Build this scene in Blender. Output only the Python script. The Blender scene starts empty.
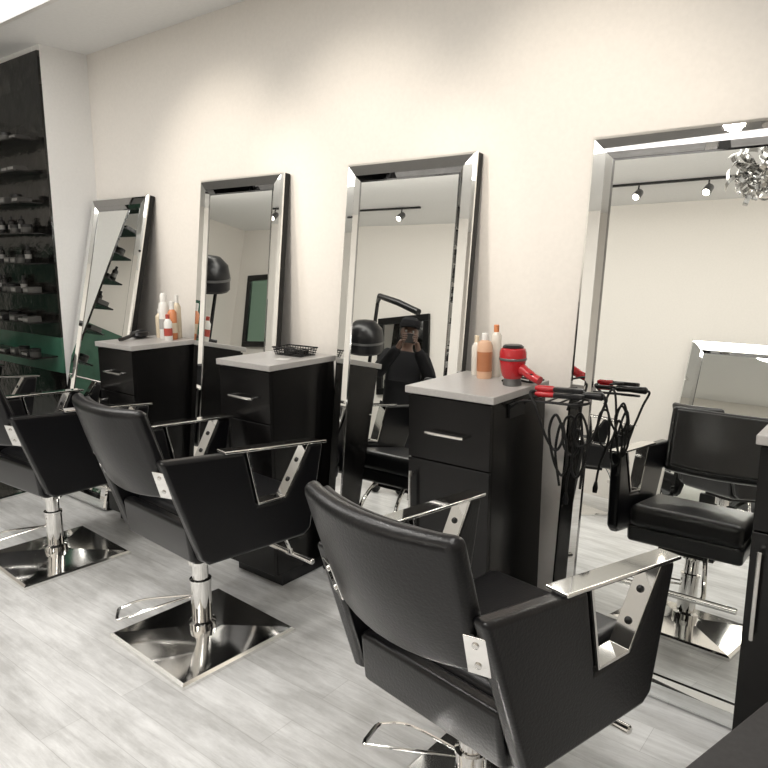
import bpy, bmesh, math, random
from mathutils import Vector, Matrix
random.seed(7)
S = bpy.context.scene
COL = S.collection
R = math.radians
WALL_Y = 2.675
CEIL = 2.95
S.view_settings.view_transform = 'Standard'

# ------------------------------------------------------------------ materials
def M(name, col, rough=.5, metal=0, var=0, bump=0, nscale=20, spec=.5, emit=0, ecol=None, coat=0, stretch=None):
    m = bpy.data.materials.new(name); m.use_nodes = True
    nt = m.node_tree; b = nt.nodes['Principled BSDF']
    b.inputs['Base Color'].default_value = (*col, 1)
    b.inputs['Roughness'].default_value = rough
    b.inputs['Metallic'].default_value = metal
    b.inputs['Specular IOR Level'].default_value = spec
    b.inputs['Coat Weight'].default_value = coat
    if emit:
        b.inputs['Emission Color'].default_value = (*(ecol or col), 1)
        b.inputs['Emission Strength'].default_value = emit
    tc = nt.nodes.new('ShaderNodeTexCoord')
    nz = nt.nodes.new('ShaderNodeTexNoise'); nz.inputs['Scale'].default_value = nscale
    nz.inputs['Detail'].default_value = 4
    if stretch:
        mp = nt.nodes.new('ShaderNodeMapping'); mp.inputs['Scale'].default_value = stretch
        nt.links.new(tc.outputs['Object'], mp.inputs['Vector']); nt.links.new(mp.outputs['Vector'], nz.inputs['Vector'])
    else:
        nt.links.new(tc.outputs['Object'], nz.inputs['Vector'])
    if var:
        rp = nt.nodes.new('ShaderNodeValToRGB')
        rp.color_ramp.elements[0].position = .3; rp.color_ramp.elements[1].position = .7
        rp.color_ramp.elements[0].color = (*[c*(1-var) for c in col], 1)
        rp.color_ramp.elements[1].color = (*[min(1, c*(1+var)) for c in col], 1)
        nt.links.new(nz.outputs['Fac'], rp.inputs['Fac']); nt.links.new(rp.outputs['Color'], b.inputs['Base Color'])
    if bump:
        bp = nt.nodes.new('ShaderNodeBump'); bp.inputs['Strength'].default_value = bump
        bp.inputs['Distance'].default_value = .004
        nt.links.new(nz.outputs['Fac'], bp.inputs['Height']); nt.links.new(bp.outputs['Normal'], b.inputs['Normal'])
    return m

def floor_mat():
    m = bpy.data.materials.new('whitewashed_planks'); m.use_nodes = True
    nt = m.node_tree; b = nt.nodes['Principled BSDF']; L = nt.links
    tc = nt.nodes.new('ShaderNodeTexCoord')
    br = nt.nodes.new('ShaderNodeTexBrick')
    br.inputs['Scale'].default_value = 1.0
    br.inputs['Brick Width'].default_value = 1.6; br.inputs['Row Height'].default_value = .15
    br.inputs['Mortar Size'].default_value = .0013; br.inputs['Mortar Smooth'].default_value = .5
    br.inputs['Color1'].default_value = (.655, .66, .66, 1); br.inputs['Color2'].default_value = (.765, .77, .77, 1)
    br.inputs['Mortar'].default_value = (.52, .52, .515, 1); br.offset = .37
    L.new(tc.outputs['Object'], br.inputs['Vector'])
    mp = nt.nodes.new('ShaderNodeMapping'); mp.inputs['Scale'].default_value = (1.1, 11, 1)
    L.new(tc.outputs['Object'], mp.inputs['Vector'])
    nz = nt.nodes.new('ShaderNodeTexNoise'); nz.inputs['Scale'].default_value = 2.6; nz.inputs['Detail'].default_value = 12
    nz.inputs['Roughness'].default_value = .75; nz.inputs['Distortion'].default_value = .5
    L.new(mp.outputs['Vector'], nz.inputs['Vector'])
    mp2 = nt.nodes.new('ShaderNodeMapping'); mp2.inputs['Scale'].default_value = (.8, 2.0, 1)
    L.new(tc.outputs['Object'], mp2.inputs['Vector'])
    nz2 = nt.nodes.new('ShaderNodeTexNoise'); nz2.inputs['Scale'].default_value = 2.8; nz2.inputs['Detail'].default_value = 9
    nz2.inputs['Roughness'].default_value = .68
    L.new(mp2.outputs['Vector'], nz2.inputs['Vector'])
    rp = nt.nodes.new('ShaderNodeValToRGB')
    rp.color_ramp.elements[0].position = .36; rp.color_ramp.elements[0].color = (.80, .797, .79, 1)
    rp.color_ramp.elements[1].position = .62; rp.color_ramp.elements[1].color = (1.05, 1.05, 1.05, 1)
    L.new(nz.outputs['Fac'], rp.inputs['Fac'])
    rp2 = nt.nodes.new('ShaderNodeValToRGB')
    rp2.color_ramp.elements[0].position = .40; rp2.color_ramp.elements[0].color = (.82, .817, .81, 1)
    rp2.color_ramp.elements[1].position = .58; rp2.color_ramp.elements[1].color = (1.08, 1.08, 1.08, 1)
    L.new(nz2.outputs['Fac'], rp2.inputs['Fac'])
    mx = nt.nodes.new('ShaderNodeMix'); mx.data_type = 'RGBA'; mx.blend_type = 'MULTIPLY'; mx.inputs[0].default_value = 1
    L.new(br.outputs['Color'], mx.inputs[6]); L.new(rp.outputs['Color'], mx.inputs[7])
    mx2 = nt.nodes.new('ShaderNodeMix'); mx2.data_type = 'RGBA'; mx2.blend_type = 'MULTIPLY'; mx2.inputs[0].default_value = 1
    L.new(mx.outputs[2], mx2.inputs[6]); L.new(rp2.outputs['Color'], mx2.inputs[7])
    L.new(mx2.outputs[2], b.inputs['Base Color'])
    b.inputs['Roughness'].default_value = .28
    bp = nt.nodes.new('ShaderNodeBump'); bp.inputs['Strength'].default_value = .1; bp.inputs['Distance'].default_value = .003
    L.new(nz.outputs['Fac'], bp.inputs['Height']); L.new(bp.outputs['Normal'], b.inputs['Normal'])
    return m

def tile_mat():
    m = bpy.data.materials.new('black_tile'); m.use_nodes = True
    nt = m.node_tree; b = nt.nodes['Principled BSDF']; L = nt.links
    tc = nt.nodes.new('ShaderNodeTexCoord')
    mp = nt.nodes.new('ShaderNodeMapping'); mp.inputs['Rotation'].default_value = (R(90), 0, 0)
    L.new(tc.outputs['Object'], mp.inputs['Vector'])
    br = nt.nodes.new('ShaderNodeTexBrick'); br.inputs['Scale'].default_value = 1
    br.inputs['Brick Width'].default_value = .6; br.inputs['Row Height'].default_value = .3
    br.inputs['Mortar Size'].default_value = .004
    br.inputs['Color1'].default_value = (.006, .006, .0056, 1); br.inputs['Color2'].default_value = (.015, .0145, .0135, 1)
    br.inputs['Mortar'].default_value = (.002, .002, .002, 1)
    L.new(mp.outputs['Vector'], br.inputs['Vector'])
    nz = nt.nodes.new('ShaderNodeTexNoise'); nz.inputs['Scale'].default_value = 14; nz.inputs['Detail'].default_value = 8
    L.new(tc.outputs['Object'], nz.inputs['Vector'])
    rp = nt.nodes.new('ShaderNodeValToRGB')
    rp.color_ramp.elements[0].position = .4; rp.color_ramp.elements[0].color = (.4, .4, .4, 1)
    rp.color_ramp.elements[1].position = .65; rp.color_ramp.elements[1].color = (2.4, 2.3, 2.15, 1)
    L.new(nz.outputs['Fac'], rp.inputs['Fac'])
    mx = nt.nodes.new('ShaderNodeMix'); mx.data_type = 'RGBA'; mx.blend_type = 'MULTIPLY'; mx.inputs[0].default_value = 1
    L.new(br.outputs['Color'], mx.inputs[6]); L.new(rp.outputs['Color'], mx.inputs[7])
    L.new(mx.outputs[2], b.inputs['Base Color'])
    b.inputs['Roughness'].default_value = .10; b.inputs['Specular IOR Level'].default_value = .5
    bp = nt.nodes.new('ShaderNodeBump'); bp.inputs['Strength'].default_value = .5; bp.inputs['Distance'].default_value = .006
    L.new(nz.outputs['Fac'], bp.inputs['Height']); L.new(bp.outputs['Normal'], b.inputs['Normal'])
    return m

m_wall = M('cream_paint', (.765, .732, .685), .65, var=.02, bump=.05, nscale=60)
m_white = M('white_paint', (.85, .845, .83), .65, var=.02, bump=.05, nscale=60)
m_ceil = M('ceiling_paint', (.86, .86, .85), .8, var=.02, nscale=40)
m_floor = floor_mat()
m_tile = tile_mat()
m_green = M('green_glass', (.04, .12, .08), .22, var=.25, nscale=4)
m_base = M('white_trim', (.75, .73, .70), .4, var=.02)
m_leather = M('black_leather', (.0045, .0045, .0055), .29, var=.15, bump=.22, nscale=140, spec=.44)
m_leather2 = M('black_leather_seat', (.006, .006, .007), .34, var=.15, bump=.22, nscale=130, spec=.42)
m_chrome = M('chrome', (.82, .81, .79), .06, 1, var=.02, nscale=8)
m_chromed = M('base_chrome', (.84, .835, .82), .10, 1, var=.03, nscale=6)
m_ribbon = M('ribbon_metal', (.62, .615, .60), .16, 1, var=.03, nscale=8)
m_mirror = M('mirror_glass', (.85, .86, .84), .0, 1)
m_mirrorg = M('green_reflection_mirror', (.26, .40, .33), .02, 1)  # green tint painted in for the reflection of a green wall
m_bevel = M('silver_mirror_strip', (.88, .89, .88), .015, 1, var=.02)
m_bevel2 = M('dark_reflection_strip', (.34, .335, .33), .015, 1, var=.02)  # darker copy of the silver strip, painting in a dark reflection
m_bead = M('grey_bead', (.35, .35, .35), .1, 1, var=.1)
m_blackedge = M('black_edge', (.006, .006, .006), .3, var=.1, spec=.3)
m_lam = M('black_laminate', (.0045, .0042, .0042), .25, var=.2, nscale=6, spec=.32, stretch=(1, 1, .1))
m_top = M('grey_counter', (.42, .405, .39), .35, var=.05, nscale=120)
m_steel = M('brushed_steel', (.70, .69, .67), .22, 1, var=.05, nscale=60)
m_rubber = M('black_rubber', (.008, .008, .008), .5, var=.1, spec=.3)
m_plastic = M('black_plastic', (.008, .008, .009), .3, var=.1, spec=.4)
m_red = M('red_plastic', (.44, .012, .018), .25, var=.06, coat=.4)
m_silverp = M('dark_silver_plastic', (.16, .16, .16), .3, .7, var=.04)
m_whitep = M('white_plastic', (.76, .75, .72), .35, var=.03)
m_cream = M('cream_plastic', (.72, .62, .47), .35, var=.04)
m_peach = M('peach_lotion', (.66, .42, .28), .3, var=.06)
m_clear = M('milky_plastic', (.68, .64, .57), .2, var=.04)
m_amber = M('amber_lotion', (.42, .17, .08), .3, var=.08)
m_orange = M('orange_plastic', (.60, .22, .09), .35, var=.05)
m_redb = M('red_label', (.42, .07, .05), .35, var=.05)
m_greylab = M('grey_label', (.38, .37, .36), .5, var=.1)
m_darkprod = M('dark_product', (.018, .0175, .017), .25, var=.2)
m_midprod = M('grey_product', (.055, .054, .05), .3, var=.2)
m_labelw = M('pale_label', (.17, .165, .155), .5, var=.2, nscale=30)
m_char = M('charcoal_top', (.035, .034, .034), .6, var=.12, bump=.1, nscale=80, spec=.3)
m_lamp = M('lamp_lens', (1, .9, .75), .4, emit=9, ecol=(1, .94, .85))
m_panel = M('recess_glow', (1, .95, .88), .4, emit=.85, ecol=(1, .98, .95))  # glow put in for the brightness of a ceiling recess
m_tblack = M('black_metal', (.012, .012, .012), .4, .4, var=.1)
m_skin = M('skin', (.10, .055, .038), .5, var=.05, nscale=30)
m_shirt = M('black_cloth', (.006, .006, .007), .85, var=.2, bump=.2, nscale=200, spec=.2)
m_jean = M('dark_trouser_cloth', (.010, .010, .012), .85, var=.2, bump=.2, nscale=200, spec=.2)
m_hair = M('dark_hair', (.008, .006, .005), .55, var=.2)
m_lip = M('lip', (.08, .035, .03), .5, var=.05)
m_eye = M('eye_white', (.3, .3, .28), .2, var=.02)

# ------------------------------------------------------------------ helpers
def box(bm, x0, x1, y0, y1, z0, z1, T=None):
    vs = [Vector(p) for p in ((x0,y0,z0),(x1,y0,z0),(x1,y1,z0),(x0,y1,z0),(x0,y0,z1),(x1,y0,z1),(x1,y1,z1),(x0,y1,z1))]
    if T: vs = [T @ v for v in vs]
    v = [bm.verts.new(p) for p in vs]
    for f in ((0,3,2,1),(4,5,6,7),(0,1,5,4),(1,2,6,5),(2,3,7,6),(3,0,4,7)):
        bm.faces.new([v[i] for i in f])
    return v
def prism(bm, poly, a0, a1, axis='x', T=None):
    def P(u, w, a):
        p = Vector((a, u, w)) if axis == 'x' else Vector((u, a, w)) if axis == 'y' else Vector((u, w, a))
        return T @ p if T else p
    A = [bm.verts.new(P(u, w, a0)) for u, w in poly]; B = [bm.verts.new(P(u, w, a1)) for u, w in poly]
    n = len(poly)
    bm.faces.new(A); bm.faces.new(B[::-1])
    for i in range(n):
        bm.faces.new((A[i], B[i], B[(i+1) % n], A[(i+1) % n]))
def tube(bm, pts, r, n=10, closed=False):
    pts = [Vector(p) for p in pts]; k = len(pts)
    rr = r if isinstance(r, (list, tuple)) else [r]*k
    rings = []; prev = None
    for i, p in enumerate(pts):
        if closed: t = (pts[(i+1) % k]-pts[i-1]).normalized()
        else: t = (pts[min(i+1, k-1)]-pts[max(i-1, 0)]).normalized()
        if prev is None:
            a = Vector((0,0,1)) if abs(t.z) < .9 else Vector((1,0,0))
            u = t.cross(a).normalized()
        else:
            u = (prev - t*prev.dot(t)).normalized()
        prev = u; w = t.cross(u)
        rings.append([bm.verts.new(p + rr[i]*(math.cos(2*math.pi*j/n)*u + math.sin(2*math.pi*j/n)*w)) for j in range(n)])
    m = k if closed else k-1
    for i in range(m):
        a, b = rings[i], rings[(i+1) % k]
        for j in range(n):
            bm.faces.new((a[j], a[(j+1) % n], b[(j+1) % n], b[j]))
    if not closed:
        bm.faces.new(rings[0][::-1]); bm.faces.new(rings[-1])
def smoothpts(pts, n=6, closed=False):
    P = [Vector(p) for p in pts]; out = []; k = len(P)
    rng = range(k) if closed else range(k-1)
    for i in rng:
        if closed: a, b, c, d = P[i-1], P[i], P[(i+1) % k], P[(i+2) % k]
        else: a, b, c, d = P[max(i-1,0)], P[i], P[i+1], P[min(i+2,k-1)]
        for j in range(n):
            t = j/n
            out.append(.5*((2*b)+(c-a)*t+(2*a-5*b+4*c-d)*t*t+(-a+3*b-3*c+d)*t**3))
    if not closed: out.append(P[-1])
    return out
def lathe(bm, prof, n=24, T=None):
    rings = []
    for r, z in prof:
        r = max(r, .0004)
        ring = []
        for j in range(n):
            p = Vector((r*math.cos(2*math.pi*j/n), r*math.sin(2*math.pi*j/n), z))
            ring.append(bm.verts.new(T @ p if T else p))
        rings.append(ring)
    for a, b in zip(rings, rings[1:]):
        for j in range(n):
            bm.faces.new((a[j], a[(j+1) % n], b[(j+1) % n], b[j]))
    bm.faces.new(rings[0][::-1]); bm.faces.new(rings[-1])
def mk(name, bm, m, parent=None, bev=0, seg=3, ang=35):
    bmesh.ops.recalc_face_normals(bm, faces=bm.faces)
    me = bpy.data.meshes.new(name); bm.to_mesh(me); bm.free()
    me.polygons.foreach_set('use_smooth', [True]*len(me.polygons))
    me.set_sharp_from_angle(angle=R(ang))
    me.materials.append(m)
    o = bpy.data.objects.new(name, me); COL.objects.link(o)
    if parent: o.parent = parent
    if bev:
        b = o.modifiers.new('bevel', 'BEVEL'); b.width = bev; b.segments = seg; b.limit_method = 'ANGLE'; b.angle_limit = R(40)
        b.harden_normals = True
    return o
def tag(o, label, cat, group=None):
    o['label'] = label; o['category'] = cat
    if group: o['group'] = group
    return o
def thing(name, label, cat, loc=(0,0,0), rot=(0,0,0), group=None):
    o = bpy.data.objects.new(name, None); COL.objects.link(o)
    o.empty_display_size = .1
    o.location = loc; o.rotation_euler = rot
    return tag(o, label, cat, group)
def copy_tree(o, parent=None):
    c = o.copy(); COL.objects.link(c)
    if parent: c.parent = parent
    for ch in list(o.children): copy_tree(ch, c)
    return c
def struct(name, bm, m):
    o = mk(name, bm, m); o['kind'] = 'structure'; return o
def B(*a):
    bm = bmesh.new(); box(bm, *a); return bm
def T_at(loc, rx=0, ry=0, rz=0):
    return Matrix.Translation(loc) @ Matrix.Rotation(rz,4,'Z') @ Matrix.Rotation(ry,4,'Y') @ Matrix.Rotation(rx,4,'X')

# ------------------------------------------------------------------ room
XL, XR, YF = -8.2, 2.6, -1.65
struct('floor', B(XL-.1, XR+.1, YF-.1, WALL_Y+.1, -.1, 0), m_floor)
struct('ceiling', B(XL-.1, XR+.1, YF-.1, WALL_Y+.1, CEIL, CEIL+.1), m_ceil)
struct('wall_back', B(-4.70, XR, WALL_Y, WALL_Y+.1, 0, CEIL), m_wall)
struct('wall_return', B(-4.80, -4.70, 2.352, WALL_Y+.1, 0, CEIL), m_white)
struct('wall_shelf', B(XL, -4.803, 2.352, 2.45, 0, CEIL), m_white)
struct('trim_1', B(XL, -4.702, 2.335, 2.351, 1.052, 2.91), m_tile)
struct('trim_2', B(XL, -4.702, 2.335, 2.351, .802, 1.05), m_green)
struct('trim_3', B(XL, -4.702, 2.335, 2.351, .0, .80), m_tile)
struct('wall_left', B(XL-.1, XL, YF, 2.35, 0, CEIL), m_wall)
struct('wall_front', B(XL, XR, YF-.1, YF, 0, CEIL), m_wall)
struct('wall_right', B(XR, XR+.1, YF, WALL_Y, 0, CEIL), m_wall)
struct('baseboard_back', B(-4.70, XR, WALL_Y-.012, WALL_Y, 0, .10), m_base)

t = thing('ceiling_recess_glow', 'glowing panel standing in for a bright recess in the ceiling above the far left chairs', 'ceiling panel', (-4.35, 1.70, CEIL))  # added glowing panel in place of a bright ceiling recess
bm = bmesh.new(); box(bm, -.72, .72, -.34, .34, -.012, 0); mk('frame', bm, m_whitep, t, .003, 2)
mk('glow_sheet', B(-.68, .68, -.30, .30, -.016, -.012), m_panel, t)

# ------------------------------------------------------------------ leaning mirrors
ML, MT, FW = 2.045, .05, .082
def make_mirror(cx, yb, width, label, L=ML, group='leaning floor mirrors along the wall', flip=False, topy=WALL_Y-.004, name='leaner_mirror', fw=FW, yaw=0):
    run = (topy - yb) if not flip else (yb - topy)
    a = 0
    for _ in range(30):
        a = math.asin(min(.9, (run - MT*math.cos(a))/L))
    t = thing(name, label, 'mirror', (cx, yb, MT*math.sin(a)+.001), (-a, 0, math.pi if flip else yaw), group)
    W = width/2
    bm = bmesh.new(); box(bm, -W, W, .0125, MT, 0, L); mk('backing', bm, m_blackedge, t, .003, 2)
    mk('glass', B(-W+fw+.006, W-fw-.006, .007, .012, fw+.006, L-fw-.006), m_mirror, t)
    def ring(nm, mats, oo, oi, yo, yi, yb2):
        o = [(-W+oo, oo), (W-oo, oo), (W-oo, L-oo), (-W+oo, L-oo)]
        i = [(-W+oi, oi), (W-oi, oi), (W-oi, L-oi), (-W+oi, L-oi)]
        for k in range(4):
            k2 = (k+1) % 4
            bm = bmesh.new()
            fr = [bm.verts.new((p[0], y, p[1])) for p, y in ((o[k], yo), (o[k2], yo), (i[k2], yi), (i[k], yi))]
            bk = [bm.verts.new((p[0], yb2, p[1])) for p in (o[k], o[k2], i[k2], i[k])]
            bm.faces.new(fr); bm.faces.new(bk[::-1])
            for q in range(4): bm.faces.new((fr[q], bk[q], bk[(q+1) % 4], fr[(q+1) % 4]))
            mk(nm, bm, mats[k], t, 0, 3, 3)
    ring('edge_strip', (m_bevel,)*4, .0, .0118, .002, -.007, .0124)
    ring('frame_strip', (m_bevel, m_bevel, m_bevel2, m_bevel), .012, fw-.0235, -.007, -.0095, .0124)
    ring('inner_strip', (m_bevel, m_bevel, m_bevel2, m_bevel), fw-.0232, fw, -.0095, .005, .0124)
    ring('inner_bead', (m_bead,)*4, fw+.0003, fw+.006, .003, .006, .0124)
    return t
make_mirror(-4.325, 2.17, .67, 'silver framed floor mirror leaning steeply in the far left corner beside the black shelves', L=2.03)
make_mirror(-3.10, 2.395, .70, 'silver framed floor mirror between the counter of orange bottles and the basket cabinet')
make_mirror(-1.938, 2.395, .725, 'silver framed floor mirror in which the person dressed in black is reflected')
make_mirror(-.682, 2.41, .80, 'largest and nearest silver framed floor mirror, beside the hanging hair tools', fw=.085, yaw=-R(2.5), topy=WALL_Y-.022)
make_mirror(-1.43, YF+.40, 1.3, 'silver framed mirror leaning on the opposite wall, seen reflected in the nearest mirror', L=1.67, flip=True, topy=YF+.004, group='mirrors across the room', fw=.12)

# ------------------------------------------------------------------ cabinets
CW, CH = .368, 1.112
def make_cabinet(x0, label, y0=2.118, CD=.44, cw=CW):
    loc = (x0+cw/2, y0+CD/2, 0)
    t = thing('styling_cabinet', label, 'cabinet', loc, group='black styling station cabinets')
    w, d = cw/2, CD/2
    bm = bmesh.new(); box(bm, -w+.004, w-.004, -d+.02, d, .07, CH-.028); mk('body', bm, m_lam, t, .002, 2)
    mk('plinth', B(-w+.02, w-.02, -d+.06, d-.01, 0, .07), m_plastic, t)
    bm = bmesh.new(); box(bm, -w-.006, w+.010, -d-.010, d, CH-.028, CH); mk('countertop', bm, m_top, t, .003, 2)
    dr = mk('drawer', B(-w+.006, w-.006, -d, -d+.0195, .832, CH-.034), m_lam, t, .002, 2)
    bm = bmesh.new()
    tube(bm, smoothpts([(-.075, -d+.001, .945), (-.075, -d-.02, .945), (-.07, -d-.028, .945), (.07, -d-.028, .945), (.075, -d-.02, .945), (.075, -d+.001, .945)], 3), .0058)
    mk('handle', bm, m_steel, dr)
    do = mk('door', B(-w+.006, w-.006, -d, -d+.0195, .075, .826), m_lam, t, .002, 2)
    bm = bmesh.new()
    hx_ = -w+.035
    tube(bm, smoothpts([(hx_, -d+.001, .765), (hx_, -d-.02, .765), (hx_, -d-.028, .76), (hx_, -d-.028, .53), (hx_, -d-.02, .525), (hx_, -d+.001, .525)], 3), .0065)
    mk('handle', bm, m_steel, do)
    return t
XA, XB, XC, XD = -3.84, -2.715, -1.562, -.340
make_cabinet(XA, 'black cabinet with grey top carrying the white can and orange bottles')
make_cabinet(XB, 'black cabinet with grey top carrying the black wire basket')
make_cabinet(XC, 'black cabinet with grey top carrying the red hair dryer', cw=.375)
make_cabinet(XD, 'black cabinet cut off by the right edge of the photo, beside the nearest mirror', 2.12, .245)

# ------------------------------------------------------------------ styling chairs
def make_chair(label):
    t = thing('styling_chair', label, 'chair', (0,0,0), group='black salon styling chairs')
    b = .28
    bm = bmesh.new()
    lv = [(b, 0), (b, .014), (b-.012, .022), (.085, .040), (.055, .042)]
    rings = []
    for h, z in lv:
        rings.append([bm.verts.new((sx*h, sy*h, z)) for sx, sy in ((-1,-1),(1,-1),(1,1),(-1,1))])
    for r0, r1 in zip(rings, rings[1:]):
        for j in range(4): bm.faces.new((r0[j], r0[(j+1)%4], r1[(j+1)%4], r1[j]))
    bm.faces.new(rings[0][::-1]); bm.faces.new(rings[-1])
    mk('base_plate', bm, m_chromed, t, 0, 2, 2)
    bm = bmesh.new()
    lathe(bm, [(.058, .040), (.058, .07), (.043, .078), (.043, .25), (.046, .252), (.046, .262), (.034, .266), (.034, .33), (.05, .335), (.05, .385)])
    mk('column', bm, m_chrome, t)
    bm = bmesh.new(); box(bm, -.12, .12, -.06, .24, .385, .42); mk('mounting_plate', bm, m_tblack, t, .005, 2)
    bm = bmesh.new()
    tube(bm, smoothpts([(-.03, -.03, .18), (-.10, -.17, .155), (-.165, -.272, .125), (-.185, -.288, .12), (-.255, -.245, .12), (-.265, -.225, .12), (-.22, -.14, .14), (-.04, .0, .17)], 4), .0048, 8)
    lv = mk('pump_lever', bm, m_chromed, t)
    bm = bmesh.new(); tube(bm, [(-.178, -.286, .1205), (-.19, -.285, .120), (-.252, -.247, .120), (-.262, -.235, .1205)], [.006, .0075, .0075, .006], 8)
    mk('pedal', bm, m_bead, lv)
    bm = bmesh.new()
    tube(bm, smoothpts([(-.09, .24, .43), (-.095, .31, .41), (-.11, .375, .33), (-.115, .40, .255), (-.07, .405, .248), (.07, .405, .248), (.115, .40, .255), (.11, .375, .33), (.095, .31, .41), (.09, .24, .43)], 5), .011, 10)
    mk('footrest_frame', bm, m_chrome, t)
    bm = bmesh.new(); tube(bm, [(-.255, .41, .248), (-.25, .41, .248), (.25, .41, .248), (.255, .41, .248)], [.010, .014, .014, .010], 12); mk('footrest_bar', bm, m_chrome, t)
    bm = bmesh.new(); prism(bm, [(-.185, .45), (-.17, .428), (-.14, .42), (.34, .42), (.37, .50), (-.12, .52), (-.15, .59), (-.20, .59)], -.244, .244, 'x')
    mk('seat_shell', bm, m_leather, t, .018, 4)
    bm = bmesh.new(); box(bm, -.240, .240, -.145, .385, .495, .60)
    mk('seat', bm, m_leather2, t, .035, 5)
    def zt(y): return .868 - .052*(y+.27)/.67
    poly = [(-.135, .435), (.295, .435), (.33, .46), (.402, zt(.402)), (.33, zt(.33)), (.205, .62), (.075, .62), (.03, zt(.03)), (-.31, zt(-.31)), (-.17, .46)]
    for s in (-1, 1):
        T = Matrix.Translation((s*.252, -.15, 0)) @ Matrix.Rotation(-s*R(5.5), 4, 'Z') @ Matrix.Translation((0, .15, 0))
        x0, x1 = (0, .05) if s > 0 else (-.05, 0)
        bm = bmesh.new(); prism(bm, poly, x0, x1, 'x', T)
        sp = mk('side_panel', bm, m_leather, t, .016, 5)
        x0 -= .008; x1 += .008
        bm = bmesh.new(); prism(bm, [(-.06, zt(-.06)+.001), (.412, zt(.412)+.001), (.412, zt(.412)+.012), (-.06, zt(-.06)+.012)], x0, x1, 'x', T); mk('armrest_bar', bm, m_chrome, sp, .004, 2)
        x0 += .004; x1 -= .004
        bm = bmesh.new()
        th = .009
        tr = [(.033, zt(.033)), (.078, .6225), (.2045, .6225), (.327, zt(.33)), (.317, zt(.32)), (.199, .6225+th), (.083, .6225+th), (.041, zt(.04))]
        prism(bm, tr, x0, x1, 'x', T); mk('notch_trim', bm, m_chrome, sp, .0015, 1)
        for q in (.3, .68):
            bm = bmesh.new()
            y = .199+(.317-.199)*q; z = .6315+(zt(.32)-.6315)*q
            lathe(bm, [(.010, 0), (.010, .003), (.004, .005)], 12, T @ Matrix.Translation(((x0+x1)/2, y, z)) @ Matrix.Rotation(R(60), 4, 'X'))
            mk('screw', bm, m_tblack, sp)
    BH = .36; BZ = .705
    tilt = math.atan2(.12, .345)
    def back(bm, w, v0, v1, y0, y1, nx=10, nz=6):
        T = T_at((0, -.272, BZ), tilt)
        g = {}
        for iy, y in enumerate((y0, y1)):
            for ix in range(nx+1):
                for iz in range(nz+1):
                    x = -w+2*w*ix/nx; v = v0+(v1-v0)*iz/nz
                    k = 1 - .05*(1-iz/nz)
                    v += .010*(1-(x/w)**2)*(1 if iz == nz else 0)*(1 if v1 > .3 else 0)
                    g[iy, ix, iz] = bm.verts.new(T @ Vector((x*k, y+.7*x*x - .02*math.sin(math.pi*iz/nz)*(1-(x/w)**2), v)))
        F = bm.faces.new
        for ix in range(nx):
            for iz in range(nz):
                F((g[0,ix,iz], g[0,ix+1,iz], g[0,ix+1,iz+1], g[0,ix,iz+1])); F((g[1,ix,iz], g[1,ix,iz+1], g[1,ix+1,iz+1], g[1,ix+1,iz]))
        for ix in range(nx):
            F((g[0,ix,0], g[1,ix,0], g[1,ix+1,0], g[0,ix+1,0])); F((g[0,ix,nz], g[0,ix+1,nz], g[1,ix+1,nz], g[1,ix,nz]))
        for iz in range(nz):
            F((g[0,0,iz], g[0,0,iz+1], g[1,0,iz+1], g[1,0,iz])); F((g[0,nx,iz], g[1,nx,iz], g[1,nx,iz+1], g[0,nx,iz+1]))
    bm = bmesh.new(); back(bm, .252, 0, BH, -.032, .018)
    bk = mk('backrest', bm, m_leather, t, .024, 5)
    bm = bmesh.new(); back(bm, .225, .022, BH-.022, .008, .038); mk('back_cushion', bm, m_leather2, bk, .018, 4)
    for s in (-1, 1):
        T = T_at((s*.238, -.268, .785), tilt, 0, s*R(18))
        bm = bmesh.new(); box(bm, -.027, .027, -.023, -.015, -.062, .052, T)
        br = mk('back_bracket', bm, m_chrome, t, .002, 2)
        for q in (-.032, .028):
            bm = bmesh.new()
            lathe(bm, [(.008, 0), (.008, .003), (.004, .005)], 12, T @ Matrix.Translation((0, -.023, q)) @ Matrix.Rotation(R(90), 4, 'X'))
            mk('screw', bm, m_steel, br)
    return t
c1l = 'nearest black styling chair, its back filling the foreground before the right mirror'
ch1 = make_chair(c1l)
def place(src, x, y, th, dz, label, base=0):
    c = copy_tree(src) if src else ch1
    c.location = (x, y, 0); c.rotation_euler.z = -R(th); c['label'] = label
    for k in c.children:
        n = k.name.split('.')[0]
        if n == 'base_plate': k.rotation_euler.z = R(th)+R(base)
        elif n not in ('column', 'pump_lever') and dz: k.location.z = dz
    return c
place(ch1, -2.305, 1.655, 4, .025, 'second black styling chair from the right, with its whole square chrome base in view', -3)
place(ch1, -3.58, 1.655, -3, .0, 'third black styling chair from the right, standing before the corner mirror', -3)
place(ch1, -5.0, 1.75, 5, .0, 'farthest black styling chair, only its base corner showing at the left edge', 2)
place(ch1, -2.62, -.62, 130, .0, 'black styling chair across the room, reflected at left in the nearest mirror', 20)
place(ch1, -1.35, -.60, 150, .0, 'black styling chair across the room, standing before the mirror on the opposite wall', 20)
place(None, -.865, 1.48, 9, .0, c1l, -2)
for k in ch1.children:
    if k.name.startswith('pump_lever'):
        k.rotation_euler.z = -R(38); k.location.z = .035

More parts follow.
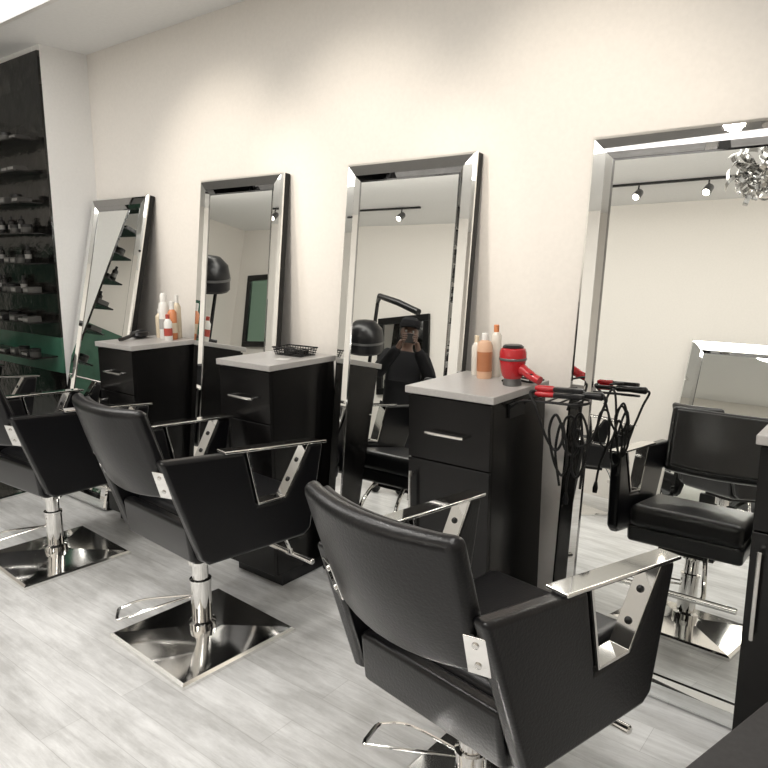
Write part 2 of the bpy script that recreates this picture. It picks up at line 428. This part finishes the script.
# ------------------------------------------------------------------ bottles and tools
def bottle(name, label, loc, prof, mbody, capprof, mcap, labz=None, mlab=None, group=None, pump=False):
    t = thing(name, label, 'bottle' if name != 'spray_can' else 'can', loc, group=group)
    bm = bmesh.new(); lathe(bm, prof, 24); mk('body', bm, mbody, t)
    bm = bmesh.new(); lathe(bm, capprof, 18)
    if pump:
        z = capprof[-1][1]
        tube(bm, [(0, 0, z-.005), (0, 0, z+.03)], .004); tube(bm, smoothpts([(0, 0, z+.03), (.015, 0, z+.034), (.035, 0, z+.024)], 4), .0055)
    mk('cap', bm, mcap, t)
    if labz:
        r = max(p[0] for p in prof)+.0008
        bm = bmesh.new(); lathe(bm, [(r-.001, labz[0]), (r, labz[0]), (r, labz[1]), (r-.001, labz[1])], 24); mk('wrap_label', bm, mlab, t)
    return t
gC = 'bottles on the hair dryer cabinet'
cy = CH
bottle('lotion_bottle', 'slim cream bottle at left of the trio behind the red hair dryer', (-1.475, 2.485, cy), [(.019, 0), (.021, .004), (.021, .12), (.011, .138)], m_clear, [(.010, .138), (.010, .165), (.008, .167)], m_cream, group=gC)
bottle('shampoo_bottle', 'larger peach bottle with an amber label beside the red hair dryer', (-1.41, 2.44, cy), [(.029, 0), (.031, .005), (.031, .135), (.025, .15), (.013, .157)], m_peach, [(.014, .157), (.014, .182), (.011, .185)], m_whitep, (.03, .11), m_amber, group=gC)
bottle('spray_bottle', 'tall milky bottle with orange cap, tallest beside the red hair dryer', (-1.395, 2.505, cy), [(.020, 0), (.022, .004), (.022, .17), (.012, .185)], m_clear, [(.011, .185), (.011, .212), (.008, .215)], m_orange, group=gC)
gA = 'bottles on the far left cabinet'
bottle('pump_bottle', 'cream pump bottle at left of the group on the far cabinet', (-3.715, 2.47, cy), [(.025, 0), (.027, .004), (.027, .13), (.012, .15)], m_cream, [(.012, .15), (.012, .175)], m_whitep, group=gA, pump=True)
bottle('spray_can', 'tall white spray can standing left of the orange bottle', (-3.64, 2.45, cy), [(.028, 0), (.03, .004), (.03, .20), (.02, .222)], m_whitep, [(.02, .222), (.02, .262), (.012, .275)], m_whitep, (.06, .12), m_greylab, group=gA)
bottle('hair_oil_bottle', 'orange bottle with white cap right of the white spray can', (-3.565, 2.455, cy), [(.025, 0), (.027, .004), (.027, .16), (.014, .18)], m_orange, [(.014, .18), (.014, .225), (.01, .228)], m_whitep, (.04, .1), m_cream, group=gA)
bottle('hair_oil_bottle', 'small white bottle with red band, nearest the cabinet edge beside the orange bottle', (-3.525, 2.395, cy), [(.022, 0), (.024, .004), (.024, .11), (.012, .13)], m_whitep, [(.012, .13), (.012, .155), (.008, .157)], m_redb, (.03, .075), m_redb, group=gA)
bottle('hair_oil_bottle', 'tall cream bottle at the back of the far cabinet', (-3.60, 2.515, cy), [(.022, 0), (.024, .004), (.024, .19), (.012, .215)], m_cream, [(.012, .215), (.012, .26), (.008, .262)], m_whitep, group=gA)
t = thing('hair_brush', 'black hair brush lying on the far left cabinet beside the bottles', 'brush', (-3.765, 2.36, cy), (0, 0, R(20)))
bm = bmesh.new()
lathe(bm, [(.002, .0), (.03, .006), (.045, .022), (.04, .04), (.02, .05), (.001, .052)], 20, Matrix.Scale(1.5, 4, (0, 1, 0)) ); mk('brush_head', bm, m_plastic, t)
bm = bmesh.new(); tube(bm, smoothpts([(0, -.06, .03), (0, -.10, .022), (.01, -.17, .016), (.01, -.2, .016)], 4), [.011]*13, 10); mk('handle', bm, m_plastic, t)

# flat wire basket on cabinet B
BHt = .040
BW = .100
t = thing('wire_basket', 'low flat black wire basket at the back of the middle cabinet', 'basket', (-2.50, 2.43, cy))
bm = bmesh.new(); w, d = BW, .06
tube(bm, [(-w, -d, BHt), (w, -d, BHt), (w, d, BHt), (-w, d, BHt)], .0038, 8, True); mk('rim', bm, m_tblack, t)
for z, e in ((.027, -.003), (.015, -.006), (.004, -.009)):
    w, d = BW+e, .06+e
    bm = bmesh.new(); tube(bm, [(-w, -d, z), (w, -d, z), (w, d, z), (-w, d, z)], .0022, 8, True); mk('wire', bm, m_tblack, t)
for k in range(11):
    x = (-1+2*k/10)*(BW-.006)
    bm = bmesh.new(); tube(bm, [(x, -.06, BHt), (x*.94, -.051, .004), (x*.94, .051, .004), (x, .06, BHt)], .0018, 6); mk('wire', bm, m_tblack, t)
for k in range(1, 6):
    y = -.06+.12*k/6
    bm = bmesh.new(); tube(bm, [(-BW, y, BHt), (-BW+.008, y*.9, .004), (BW-.008, y*.9, .004), (BW, y, BHt)], .0018, 6); mk('wire', bm, m_tblack, t)
for k, (x, y, h, m_) in enumerate(((-.05, .008, .024, m_darkprod), (.0, -.008, .020, m_plastic), (.05, .008, .022, m_darkprod))):
    bm = bmesh.new(); box(bm, -.02, .02, -.022, .022, 0, h)
    o = mk('hair_clip_box', bm, m_, None, .003, 2); o.location = (-2.50+x, 2.43+y, cy+.0075)
    tag(o, 'dark little box standing inside the black wire basket', 'box', 'boxes in the wire basket')
bm = bmesh.new(); box(bm, -.035, .035, -.022, .022, 0, .002); o = mk('card', bm, m_whitep); o.location = (-2.44, 2.29, cy+.0005); o.rotation_euler.z = R(15)
tag(o, 'white card lying in front of the black wire basket', 'card')

# red hair dryer standing on its nozzle on cabinet C, handle out to the right
t = thing('hair_dryer', 'red hair dryer standing upright on the grey counter', 'hair dryer', (-1.245, 2.37, cy))
bm = bmesh.new(); lathe(bm, [(.034, .0), (.037, .002), (.034, .014), (.032, .026), (.034, .032)], 28); mk('nozzle', bm, m_silverp, t)
bm = bmesh.new(); lathe(bm, [(.034, .028), (.041, .038), (.047, .07), (.052, .105), (.052, .128), (.047, .142), (.040, .146)], 28); bd = mk('body', bm, m_red, t)
bm = bmesh.new(); lathe(bm, [(.040, .142), (.041, .150), (.033, .157), (.012, .159)], 24); mk('grille', bm, m_plastic, bd)
bm = bmesh.new(); lathe(bm, [(.0505, .098), (.0535, .100), (.0535, .106), (.0525, .108)], 28); mk('trim_ring', bm, m_silverp, bd)
bm = bmesh.new(); tube(bm, smoothpts([(.030, -.004, .072), (.06, -.010, .060), (.095, -.018, .044), (.128, -.026, .034)], 4), [.021]*4+[.0185]*4+[.0165]*5, 14); h = mk('handle', bm, m_red, t)
bm = bmesh.new(); box(bm, .075, .10, -.032, -.027, .046, .058); mk('switch', bm, m_plastic, h, .001, 1)
bm = bmesh.new(); tube(bm, smoothpts([(.122, -.025, .036), (.12, .02, .030), (.05, .07, .006), (-.03, .085, .006), (-.06, .03, .006), (-.03, .09, .0145), (.03, .085, .0145), (.05, .05, .0145)], 8), .0042, 8)
mk('cord', bm, m_rubber, t)

# tool holder fixed to the right side of cabinet C
hx = XC+.375
HY, HZ = 2.30, 1.095
t = thing('tool_holder', 'black tray holder for hot tools fixed to the side of the hair dryer cabinet', 'tool holder', (hx, HY, HZ))
bm = bmesh.new(); box(bm, -.003, .006, -.06, .06, -.085, -.03); mk('mounting_plate', bm, m_tblack, t, .002, 2)
bm = bmesh.new(); tube(bm, smoothpts([(.004, -.055, -.045), (.05, -.055, -.012), (.14, -.056, -.004), (.25, -.055, 0), (.28, 0, 0), (.25, .055, 0), (.14, .056, -.004), (.05, .055, -.012), (.004, .055, -.045)], 5), .005, 8); mk('tray_rim', bm, m_tblack, t)
for x in (.10, .145, .19, .235):
    bm = bmesh.new(); tube(bm, [(x, -.055, -.003), (x, .055, -.003)], .0035, 8); mk('cross_bar', bm, m_tblack, t)
def cord(t, pts, r=.0048):
    bm = bmesh.new(); tube(bm, smoothpts(pts, 8), r, 8); mk('cord', bm, m_rubber, t)
t = thing('flat_iron', 'red tipped black flat iron lying in the tool holder', 'flat iron', (hx+.09, HY-.03, HZ+.028), (0, R(-2), R(2)))
for dz in (-.0105, .0105):
    bm = bmesh.new(); tube(bm, [(.0, 0, dz), (.012, 0, dz), (.065, 0, dz), (.073, 0, dz)], [.007, .0115, .0115, .008], 14); mk('handle', bm, m_red, t)
    bm = bmesh.new(); box(bm, .07, .18, -.012, .012, dz-.008, dz+.008); mk('plate', bm, m_plastic, t, .004, 2)
cord(t, [(0, 0, 0), (-.015, -.012, -.008), (.015, -.036, -.05), (.06, -.04, -.16), (.10, -.045, -.20), (.125, -.045, -.14), (.10, -.05, -.07), (.075, -.05, -.13), (.09, -.042, -.24), (.12, -.04, -.29), (.14, -.045, -.22), (.12, -.045, -.10), (.095, -.04, -.20), (.11, -.038, -.33)])
t = thing('curling_iron', 'black curling iron lying across the tool holder, grip toward the nearest mirror', 'curling iron', (hx+.11, HY+.026, HZ+.018), (0, R(-2), R(-1)))
bm = bmesh.new(); tube(bm, [(0, 0, 0), (.01, 0, 0), (.09, 0, 0)], [.006, .008, .008], 14); mk('barrel', bm, m_tblack, t)
bm = bmesh.new(); tube(bm, [(.088, 0, 0), (.095, 0, 0), (.14, 0, 0), (.185, 0, 0), (.208, 0, 0), (.215, 0, 0)], [.009, .014, .012, .014, .015, .009], 14); g = mk('handle', bm, m_plastic, t)
bm = bmesh.new(); tube(bm, [(.06, 0, .012), (.09, 0, .019), (.115, 0, .022)], [.004, .005, .004], 8); mk('clamp_lever', bm, m_plastic, g)
cord(t, [(.212, 0, 0), (.224, .0, -.010), (.205, .004, -.06), (.17, .006, -.16), (.12, .004, -.19), (.10, .008, -.12), (.125, .01, -.07), (.155, .008, -.14), (.145, .004, -.25), (.115, .004, -.31), (.095, .006, -.26), (.115, .01, -.13), (.14, .01, -.20), (.13, .006, -.35)])
cord2 = thing('power_cord', 'looped black power cord hanging from the tool holder rail', 'cord', (hx+.205, HY+.064, HZ))
bm = bmesh.new(); tube(bm, smoothpts([(-.03, 0, -.05), (-.012, 0, .006), (.006, 0, .006), (.02, .0, -.05), (.03, .0, -.15), (.0, .0, -.22), (-.04, .0, -.18), (-.04, .005, -.09), (-.005, .008, -.08), (.01, .005, -.19), (-.015, .0, -.30), (-.02, 0, -.37)], 8), .0048, 8); mk('cable', bm, m_rubber, cord2)
bm = bmesh.new(); tube(bm, [(-.02, 0, -.365), (-.02, 0, -.39), (-.02, 0, -.41)], [.006, .011, .009], 10); mk('plug', bm, m_plastic, cord2)

# ------------------------------------------------------------------ black product shelves on the left
SX0, SX1 = -6.3, -4.76
zs = [2.36, 2.16, 1.96, 1.76, 1.56, 1.36, 1.16, .92]
words = ['topmost', 'second', 'third', 'fourth', 'fifth', 'sixth', 'seventh', 'lowest']
def pbottle(name, r, h, mb):
    p = thing(name, '', 'bottle')
    bm = bmesh.new(); lathe(bm, [(r*.9, 0), (r, .003), (r, h*.7), (r*.45, h*.82)], 14); mk('body', bm, mb, p)
    bm = bmesh.new(); lathe(bm, [(r*.45, h*.82), (r*.45, h)], 12); mk('cap', bm, m_tblack, p)
    bm = bmesh.new(); lathe(bm, [(r*.98, h*.25), (r*1.03, h*.25), (r*1.03, h*.5), (r*.98, h*.5)], 14); mk('wrap_label', bm, m_labelw, p)
    return p
def pbox(name, w, h, mb):
    p = thing(name, '', 'box')
    bm = bmesh.new(); box(bm, -w, w, -.045, .045, 0, h); mk('carton', bm, mb, p, .002, 2)
    mk('front_label', B(-w*.7, w*.7, -.0465, -.0452, h*.2, h*.75), m_labelw, p)
    return p
def pjar(name):
    p = thing(name, '', 'jar')
    bm = bmesh.new(); lathe(bm, [(.034, 0), (.036, .003), (.036, .036)], 18); mk('body', bm, m_midprod, p)
    bm = bmesh.new(); lathe(bm, [(.037, .036), (.037, .055), (.034, .057)], 18); mk('lid', bm, m_tblack, p)
    return p
PR = [('small dark bottle', pbottle('product_bottle', .021, .115, m_darkprod), .05), ('low dark carton', pbox('product_box', .055, .030, m_darkprod), .115),
      ('low grey carton', pbox('product_box', .042, .038, m_midprod), .09), ('squat dark lidded jar', pjar('product_jar'), .08)]
used = set()
for k, z in enumerate(zs):
    bm = bmesh.new(); box(bm, SX0, SX1, 2.16, 2.334, z-.010, z)
    o = mk('display_shelf', bm, m_lam, None, .002, 2)
    tag(o, 'long black display shelf, %s of the eight on the black wall' % words[k], 'shelf', 'black display shelves')
    x = SX1-.03
    while x > -5.70:
        q = random.choice((1, 1, 1, 2, 2, 3) if k not in (3, 4, 5) else (0, 0, 0, 2, 3))
        nm, pr, step = PR[q]
        x -= step/2+.003
        o = copy_tree(pr) if q in used else pr; used.add(q)
        o.location = (x, 2.225+random.uniform(-.012, .02), z+.0005)
        o['label'] = '%s on the %s black display shelf' % (nm, words[k]); o['group'] = '%ss on the %s display shelf' % (nm, words[k])
        x -= step/2+random.choice((.002, .004, .01, .03))

# ------------------------------------------------------------------ ceiling track with spotlights
TY = -.95
for x0, x1, lb in ((-3.15, -1.7, 'short black ceiling track carrying the spotlights reflected in the nearest mirror'), (-6.3, -4.5, 'black ceiling track farther along the room, nearer the end wall')):
    bm = bmesh.new(); box(bm, x0, x1, TY-.012, TY+.012, CEIL-.020, CEIL)
    o = mk('track_rail', bm, m_tblack, None, .003, 2); tag(o, lb, 'light track')
protoS = None
for k, x in enumerate((-6.0, -4.75, -2.85, -2.5, -1.9)):
    if protoS is None:
        t = thing('track_spotlight', 'small spotlight hanging from a black ceiling track', 'spotlight', (0,0,0), group='track spotlights')
        bm = bmesh.new(); tube(bm, [(0, 0, 0), (0, 0, -.05)], .007, 8); mk('stem', bm, m_tblack, t)
        T = T_at((0, .0, -.08), R(48))
        bm = bmesh.new(); lathe(bm, [(.024, .055), (.034, .04), (.038, -.050), (.034, -.052)], 20, T); hd = mk('lamp_head', bm, m_silverp, t)
        bm = bmesh.new(); lathe(bm, [(.030, -.0525), (.028, -.056)], 20, T); mk('lens', bm, m_lamp, hd)
        protoS = t
    else: t = copy_tree(protoS)
    t.location = (x, TY, CEIL-.021)

# silver ribbon ball pendant
PZ = 2.45
t = thing('pendant_lamp', 'silver ball of curled metal ribbons, reflected at top of the nearest mirror', 'pendant lamp', (-1.02, .72, PZ))
bm = bmesh.new(); tube(bm, [(0, 0, .10), (0, 0, CEIL-PZ)], .002, 8); mk('cable', bm, m_steel, t)
bm = bmesh.new(); lathe(bm, [(.05, CEIL-PZ-.025), (.055, CEIL-PZ-.001)], 20); mk('canopy', bm, m_chrome, t)
NR = 22
for k in range(NR):
    zf = 1-2*(k+.5)/NR; an = k*2.39996
    d = Vector((math.sqrt(1-zf*zf)*math.cos(an), math.sqrt(1-zf*zf)*math.sin(an), zf))
    u = d.orthogonal().normalized(); w = d.cross(u)
    ax = u*math.cos(k*1.7)+w*math.sin(k*1.7); bx = d.cross(ax)
    bm = bmesh.new(); pa = []; n = 28
    for j in range(n+1):
        q = j/n; a = 2*math.pi*1.35*q; rr = .09-.055*q
        p = d*.12 + rr*(math.cos(a)*d + math.sin(a)*ax) + bx*(.05*q-.025)
        pa.append((bm.verts.new(p + bx*.014), bm.verts.new(p - bx*.014)))
    for a, b in zip(pa, pa[1:]): bm.faces.new((a[0], b[0], b[1], a[1]))
    mk('ribbon', bm, m_ribbon, t)

# ------------------------------------------------------------------ hood dryers (seen in the mirrors)
def hood(loc, rz, zd, label, boom=None, k_=1.0):
    t = thing('hood_dryer', label, 'hood dryer', loc, (0, 0, rz), 'hood dryers across the room')
    for k in range(5):
        a = 2*math.pi*k/5
        bm = bmesh.new(); tube(bm, [(.0, .0, .09), (.28*math.cos(a), .28*math.sin(a), .05)], [.02, .012], 10); mk('base_leg', bm, m_tblack, t)
        bm = bmesh.new(); lathe(bm, [(.01, 0), (.028, .01), (.028, .04), (.01, .05)], 12, Matrix.Translation((.28*math.cos(a), .28*math.sin(a), 0))); mk('caster', bm, m_rubber, t)
    bm = bmesh.new(); tube(bm, [(0, 0, .08), (0, 0, (boom[0][2] if boom else zd-.05))], .02, 14); mk('pole', bm, m_tblack, t)
    bm = bmesh.new(); tube(bm, smoothpts([(0, 0, zd-.07), (0, .02, zd), (0, .12, zd+.06), (0, .2, zd+.06)], 5), .024, 12); mk('arm', bm, m_plastic, t)
    T = T_at((0, .25, zd), R(-18)) @ Matrix.Scale(k_, 4)
    bm = bmesh.new(); lathe(bm, [(.02, .19), (.10, .175), (.165, .11), (.185, .02), (.185, -.10), (.17, -.12), (.165, -.10), (.165, .02), (.14, .10), (.02, .16)], 28, T); h = mk('hood', bm, m_plastic, t)
    bm = bmesh.new(); lathe(bm, [(.188, -.02), (.19, -.02), (.19, .0), (.188, .0)], 28, T); mk('trim_ring', bm, m_silverp, h)
    if boom:
        bm = bmesh.new(); tube(bm, boom, [.022, .03, .034, .034], 12); mk('boom_arm', bm, m_plastic, t)
    return t
hood((-4.75, -.75, 0), R(-20), 1.42, 'black hood dryer with an angled boom arm, reflected beside the person in black', [(0, 0, 1.86), (.132, .34, 1.88), (.40, .52, 1.81), (.66, .67, 1.72)], 1.1)
hood((-6.38, .15, 0), R(-30), 1.88, 'raised black hood dryer reflected in the mirror above the basket cabinet', None, 1.25)
def framed(loc, rot, w, h, label, mg):
    t = thing('framed_mirror', label, 'mirror', loc, rot, 'mirrors across the room')
    f = .08
    for a in ((-w, w, 0, f), (-w, w, h-f, h), (-w, -w+f, f, h-f), (w-f, w, f, h-f)):
        mk('frame_bar', B(a[0], a[1], 0, .04, a[2], a[3]), m_blackedge, t, .004, 2)
    mk('glass', B(-w+f, w-f, .002, .02, f, h-f), mg, t)
framed((-7.45, YF+.002, 1.25), (0, R(-4), 0), .44, 1.05, 'black framed mirror with a painted-in green reflection at the far end of the opposite wall', m_mirrorg)
framed((-4.9, YF+.002, .88), (0, R(-8), 0), .38, .95, 'black framed mirror on the opposite wall, reflected next to the person', m_mirror)
struct('trim_4', B(XL+.001, XL+.01, -.6, 1.2, .0, 1.7), m_green)

# ------------------------------------------------------------------ charcoal table in the bottom right corner
t = thing('side_table', 'charcoal table whose corner cuts the bottom right of the photo', 'table', (.015, 1.12, 0), (0, 0, -R(14.8)))
bm = bmesh.new(); box(bm, -.25, .25, -.40, .38, .715, .75); mk('tabletop', bm, m_char, t, .004, 2)
for sx in (-.22, .22):
    for sy in (-.37, .35):
        mk('leg', B(sx-.018, sx+.018, sy-.018, sy+.018, 0, .715), m_tblack, t, .002, 2)

# ------------------------------------------------------------------ person (reflected in the third mirror)
def skin(name, J, E, m, parent, roots, lev=2):
    me = bpy.data.meshes.new(name); keys = list(J); idx = {k: i for i, k in enumerate(keys)}
    me.from_pydata([J[k][0] for k in keys], [(idx[a], idx[b]) for a, b in E], [])
    o = bpy.data.objects.new(name, me); COL.objects.link(o); o.parent = parent
    o.modifiers.new('skin', 'SKIN').use_smooth_shade = True
    for k in keys:
        d = me.skin_vertices[0].data[idx[k]]; r = J[k][1]
        d.radius = r if isinstance(r, tuple) else (r, r); d.use_root = k in roots
    s = o.modifiers.new('sub', 'SUBSURF'); s.levels = lev; s.render_levels = lev
    me.materials.append(m)
    return o
P = thing('person', 'person in black clothes and cap raising a phone to the face, reflected in a mirror', 'person', (-3.76, -.05, 0), (0, 0, -R(38)))
J = {'pelvis': ((0,0,.86), .095), 'waist': ((0,.0,1.0), .085), 'chest': ((0,-.005,1.18), .10), 'neck0': ((0,-.01,1.31), .05), 'neck': ((0,.0,1.37), .046),
     'jaw': ((0,.025,1.43), (.06,.065)), 'face': ((0,.02,1.49), (.073,.085)), 'crown': ((0,.005,1.555), (.068,.078)),
     'nose': ((0,.125,1.475), .011)}
E = [('pelvis','waist'),('waist','chest'),('chest','neck0'),('neck0','neck'),('neck','jaw'),('jaw','face'),('face','crown'),('face','nose')]
for s, n in ((-1,'l'),(1,'r')):
    J.update({'sh'+n: ((s*.175,-.01,1.265), .048), 'el'+n: ((s*.25,.12,1.06), .038), 'wr'+n: ((s*.085,.285,1.335), .026), 'pa'+n: ((s*.066,.31,1.40), (.030,.017)),
        'hip'+n: ((s*.09,0,.78), .07), 'kn'+n: ((s*.105,.015,.46), .052), 'an'+n: ((s*.11,-.02,.085), .036), 'to'+n: ((s*.125,.13,.04), .032), 'ear'+n: ((s*.083,.01,1.48), .013)})
    E += [('chest','sh'+n),('sh'+n,'el'+n),('el'+n,'wr'+n),('wr'+n,'pa'+n),('pelvis','hip'+n),('hip'+n,'kn'+n),('kn'+n,'an'+n),('an'+n,'to'+n),('face','ear'+n)]
roots = ['pelvis']
for s, n in ((-1,'l'),(1,'r')):
    for q, (dz, ln) in enumerate(((.038, .03), (.02, .036), (.002, .034), (-.016, .026))):
        a, b, c = 'f%s%da' % (n,q), 'f%s%db' % (n,q), 'f%s%dc' % (n,q)
        J[a] = ((s*.066, .315, 1.405+dz), .009); J[b] = ((s*(.056), .352, 1.41+dz), .0085); J[c] = ((s*(.056-ln), .358, 1.413+dz), .0075)
        E += [(a,b),(b,c)]; roots.append(a)
    a, b, c = 'th%sa' % n, 'th%sb' % n, 'th%sc' % n
    J[a] = ((s*.066, .305, 1.39), .010); J[b] = ((s*.05, .315, 1.372), .009); J[c] = ((s*.022, .322, 1.375), .008)
    E += [(a,b),(b,c)]; roots.append(a)
body = skin('body', J, E, m_skin, P, roots)
def grow(keys, add, ov=None):
    d = {}
    for k in keys:
        r = J[k][1]; d[k] = (J[k][0], tuple(x+add for x in r) if isinstance(r, tuple) else r+add)
    if ov: d.update(ov)
    return d
Jt = grow(['shl','shr','ell','elr','wrl','wrr'], .026)
Jt['chest'] = ((0,-.005,1.18), .165); Jt['neck0'] = ((0,-.01,1.30), .068); Jt['waist'] = ((0,0,1.0), .16); Jt['pelvis'] = ((0,0,.86), .17); Jt['hem'] = ((0,0,.70), .175)
skin('jacket', Jt, [('hem','pelvis'),('pelvis','waist'),('waist','chest'),('chest','neck0')]+[(a+n,b+n) for n in 'lr' for a, b in (('sh','el'),('el','wr'))]+[('chest','shl'),('chest','shr')], m_shirt, P, ['pelvis'])
Jp = grow(['hipl','hipr','knl','knr','anl','anr'], .03)
Jp['pelvis'] = ((0,0,.88), .145)
skin('trousers', Jp, [('pelvis','hip'+n) for n in 'lr']+[(a+n,b+n) for n in 'lr' for a, b in (('hip','kn'),('kn','an'))], m_jean, P, ['pelvis'])
for s in (-1, 1):
    Js = {'a': ((s*.105,-.045,.045), (.045,.045)), 'b': ((s*.11,.04,.043), (.046,.043)), 'c': ((s*.12,.14,.036), (.042,.034))}
    skin('shoe', Js, [('a','b'),('b','c')], m_rubber, P, ['a'])
    bm = bmesh.new(); bmesh.ops.create_uvsphere(bm, u_segments=12, v_segments=8, radius=.012, matrix=Matrix.Translation((s*.03, .093, 1.495))); mk('eye', bm, m_eye, P)
bm = bmesh.new(); tube(bm, smoothpts([(-.022, .088, 1.432), (0, .096, 1.43), (.022, .088, 1.432)], 4), .005, 8); mk('mouth', bm, m_lip, P)
bm = bmesh.new(); lathe(bm, [(.082, 1.44), (.09, 1.47), (.088, 1.52), (.08, 1.56)], 20, T_at((0,-.012,0))); mk('hair', bm, m_hair, P)
bm = bmesh.new(); lathe(bm, [(.093, 1.53), (.095, 1.56), (.085, 1.60), (.05, 1.63), (.002, 1.638)], 24, T_at((0,.005,0))); cp = mk('cap', bm, m_shirt, P)
bm = bmesh.new(); prism(bm, [(-.075,.06),(-.07,.13),(-.04,.17),(.04,.17),(.07,.13),(.075,.06)], 1.535, 1.545, 'z'); mk('brim', bm, m_shirt, cp)
bm = bmesh.new(); box(bm, -.04, .04, .334, .342, 1.375, 1.46)
o = mk('phone', bm, m_plastic, None, .004, 2); o.location = P.location; o.rotation_euler = P.rotation_euler
tag(o, 'black phone held up by the person in black', 'phone')

# ------------------------------------------------------------------ lights
def area(loc, size, power, col=(1, .968, .93), rot=(0,0,0), sy=None):
    l = bpy.data.lights.new('downlight_or_fill', 'AREA'); l.shape = 'DISK' if not sy else 'RECTANGLE'; l.size = size; l.energy = power; l.color = col
    if sy: l.size_y = sy
    o = bpy.data.objects.new('downlight_or_fill', l); COL.objects.link(o); o.location = loc; o.rotation_euler = rot; return o
area((-2.4, .40, CEIL-.03), 6.5, 60, sy=.6)  # added soft fill over the room, an unseen source without a fixture
area((-3.2, .30, CEIL-.16), 8.5, 66, rot=(-R(50), 0, 0), sy=.25, col=(1, .95, .88))  # added unseen fill, tilted to brighten the opposite wall
for x in (-4.0, -2.2, -.5):
    area((x, 1.10, CEIL-.02), .25, 14)
def spot(loc, tgt, power, ang=80, blend=.7, col=(1, .90, .77), rad=.06):
    l = bpy.data.lights.new('wall_spot', 'SPOT'); l.energy = power; l.spot_size = R(ang); l.spot_blend = blend; l.color = col; l.shadow_soft_size = rad
    o = bpy.data.objects.new('wall_spot', l); COL.objects.link(o); o.location = loc
    o.rotation_euler = (Vector(tgt)-Vector(loc)).to_track_quat('-Z', 'Y').to_euler(); return o
for x in (-3.3, -2.25, -1.15):
    spot((x, .95, CEIL-.08), (x, WALL_Y, 1.85), 76, 53, .85)
spot((.1, .9, CEIL-.08), (.1, WALL_Y, 1.5), 16, 66, .8)
w = bpy.data.worlds.new('world'); S.world = w; w.use_nodes = True
w.node_tree.nodes['Background'].inputs[0].default_value = (1, .95, .9, 1); w.node_tree.nodes['Background'].inputs[1].default_value = .3

# ------------------------------------------------------------------ camera
cam = bpy.data.cameras.new('camera'); co = bpy.data.objects.new('camera', cam); COL.objects.link(co)
cam.sensor_width = 36; cam.lens = 690/768*36; cam.clip_start = .02
co.location = (0, 0, 1.6); co.rotation_euler = (R(90-10.43), 0, R(38.4))
S.camera = co
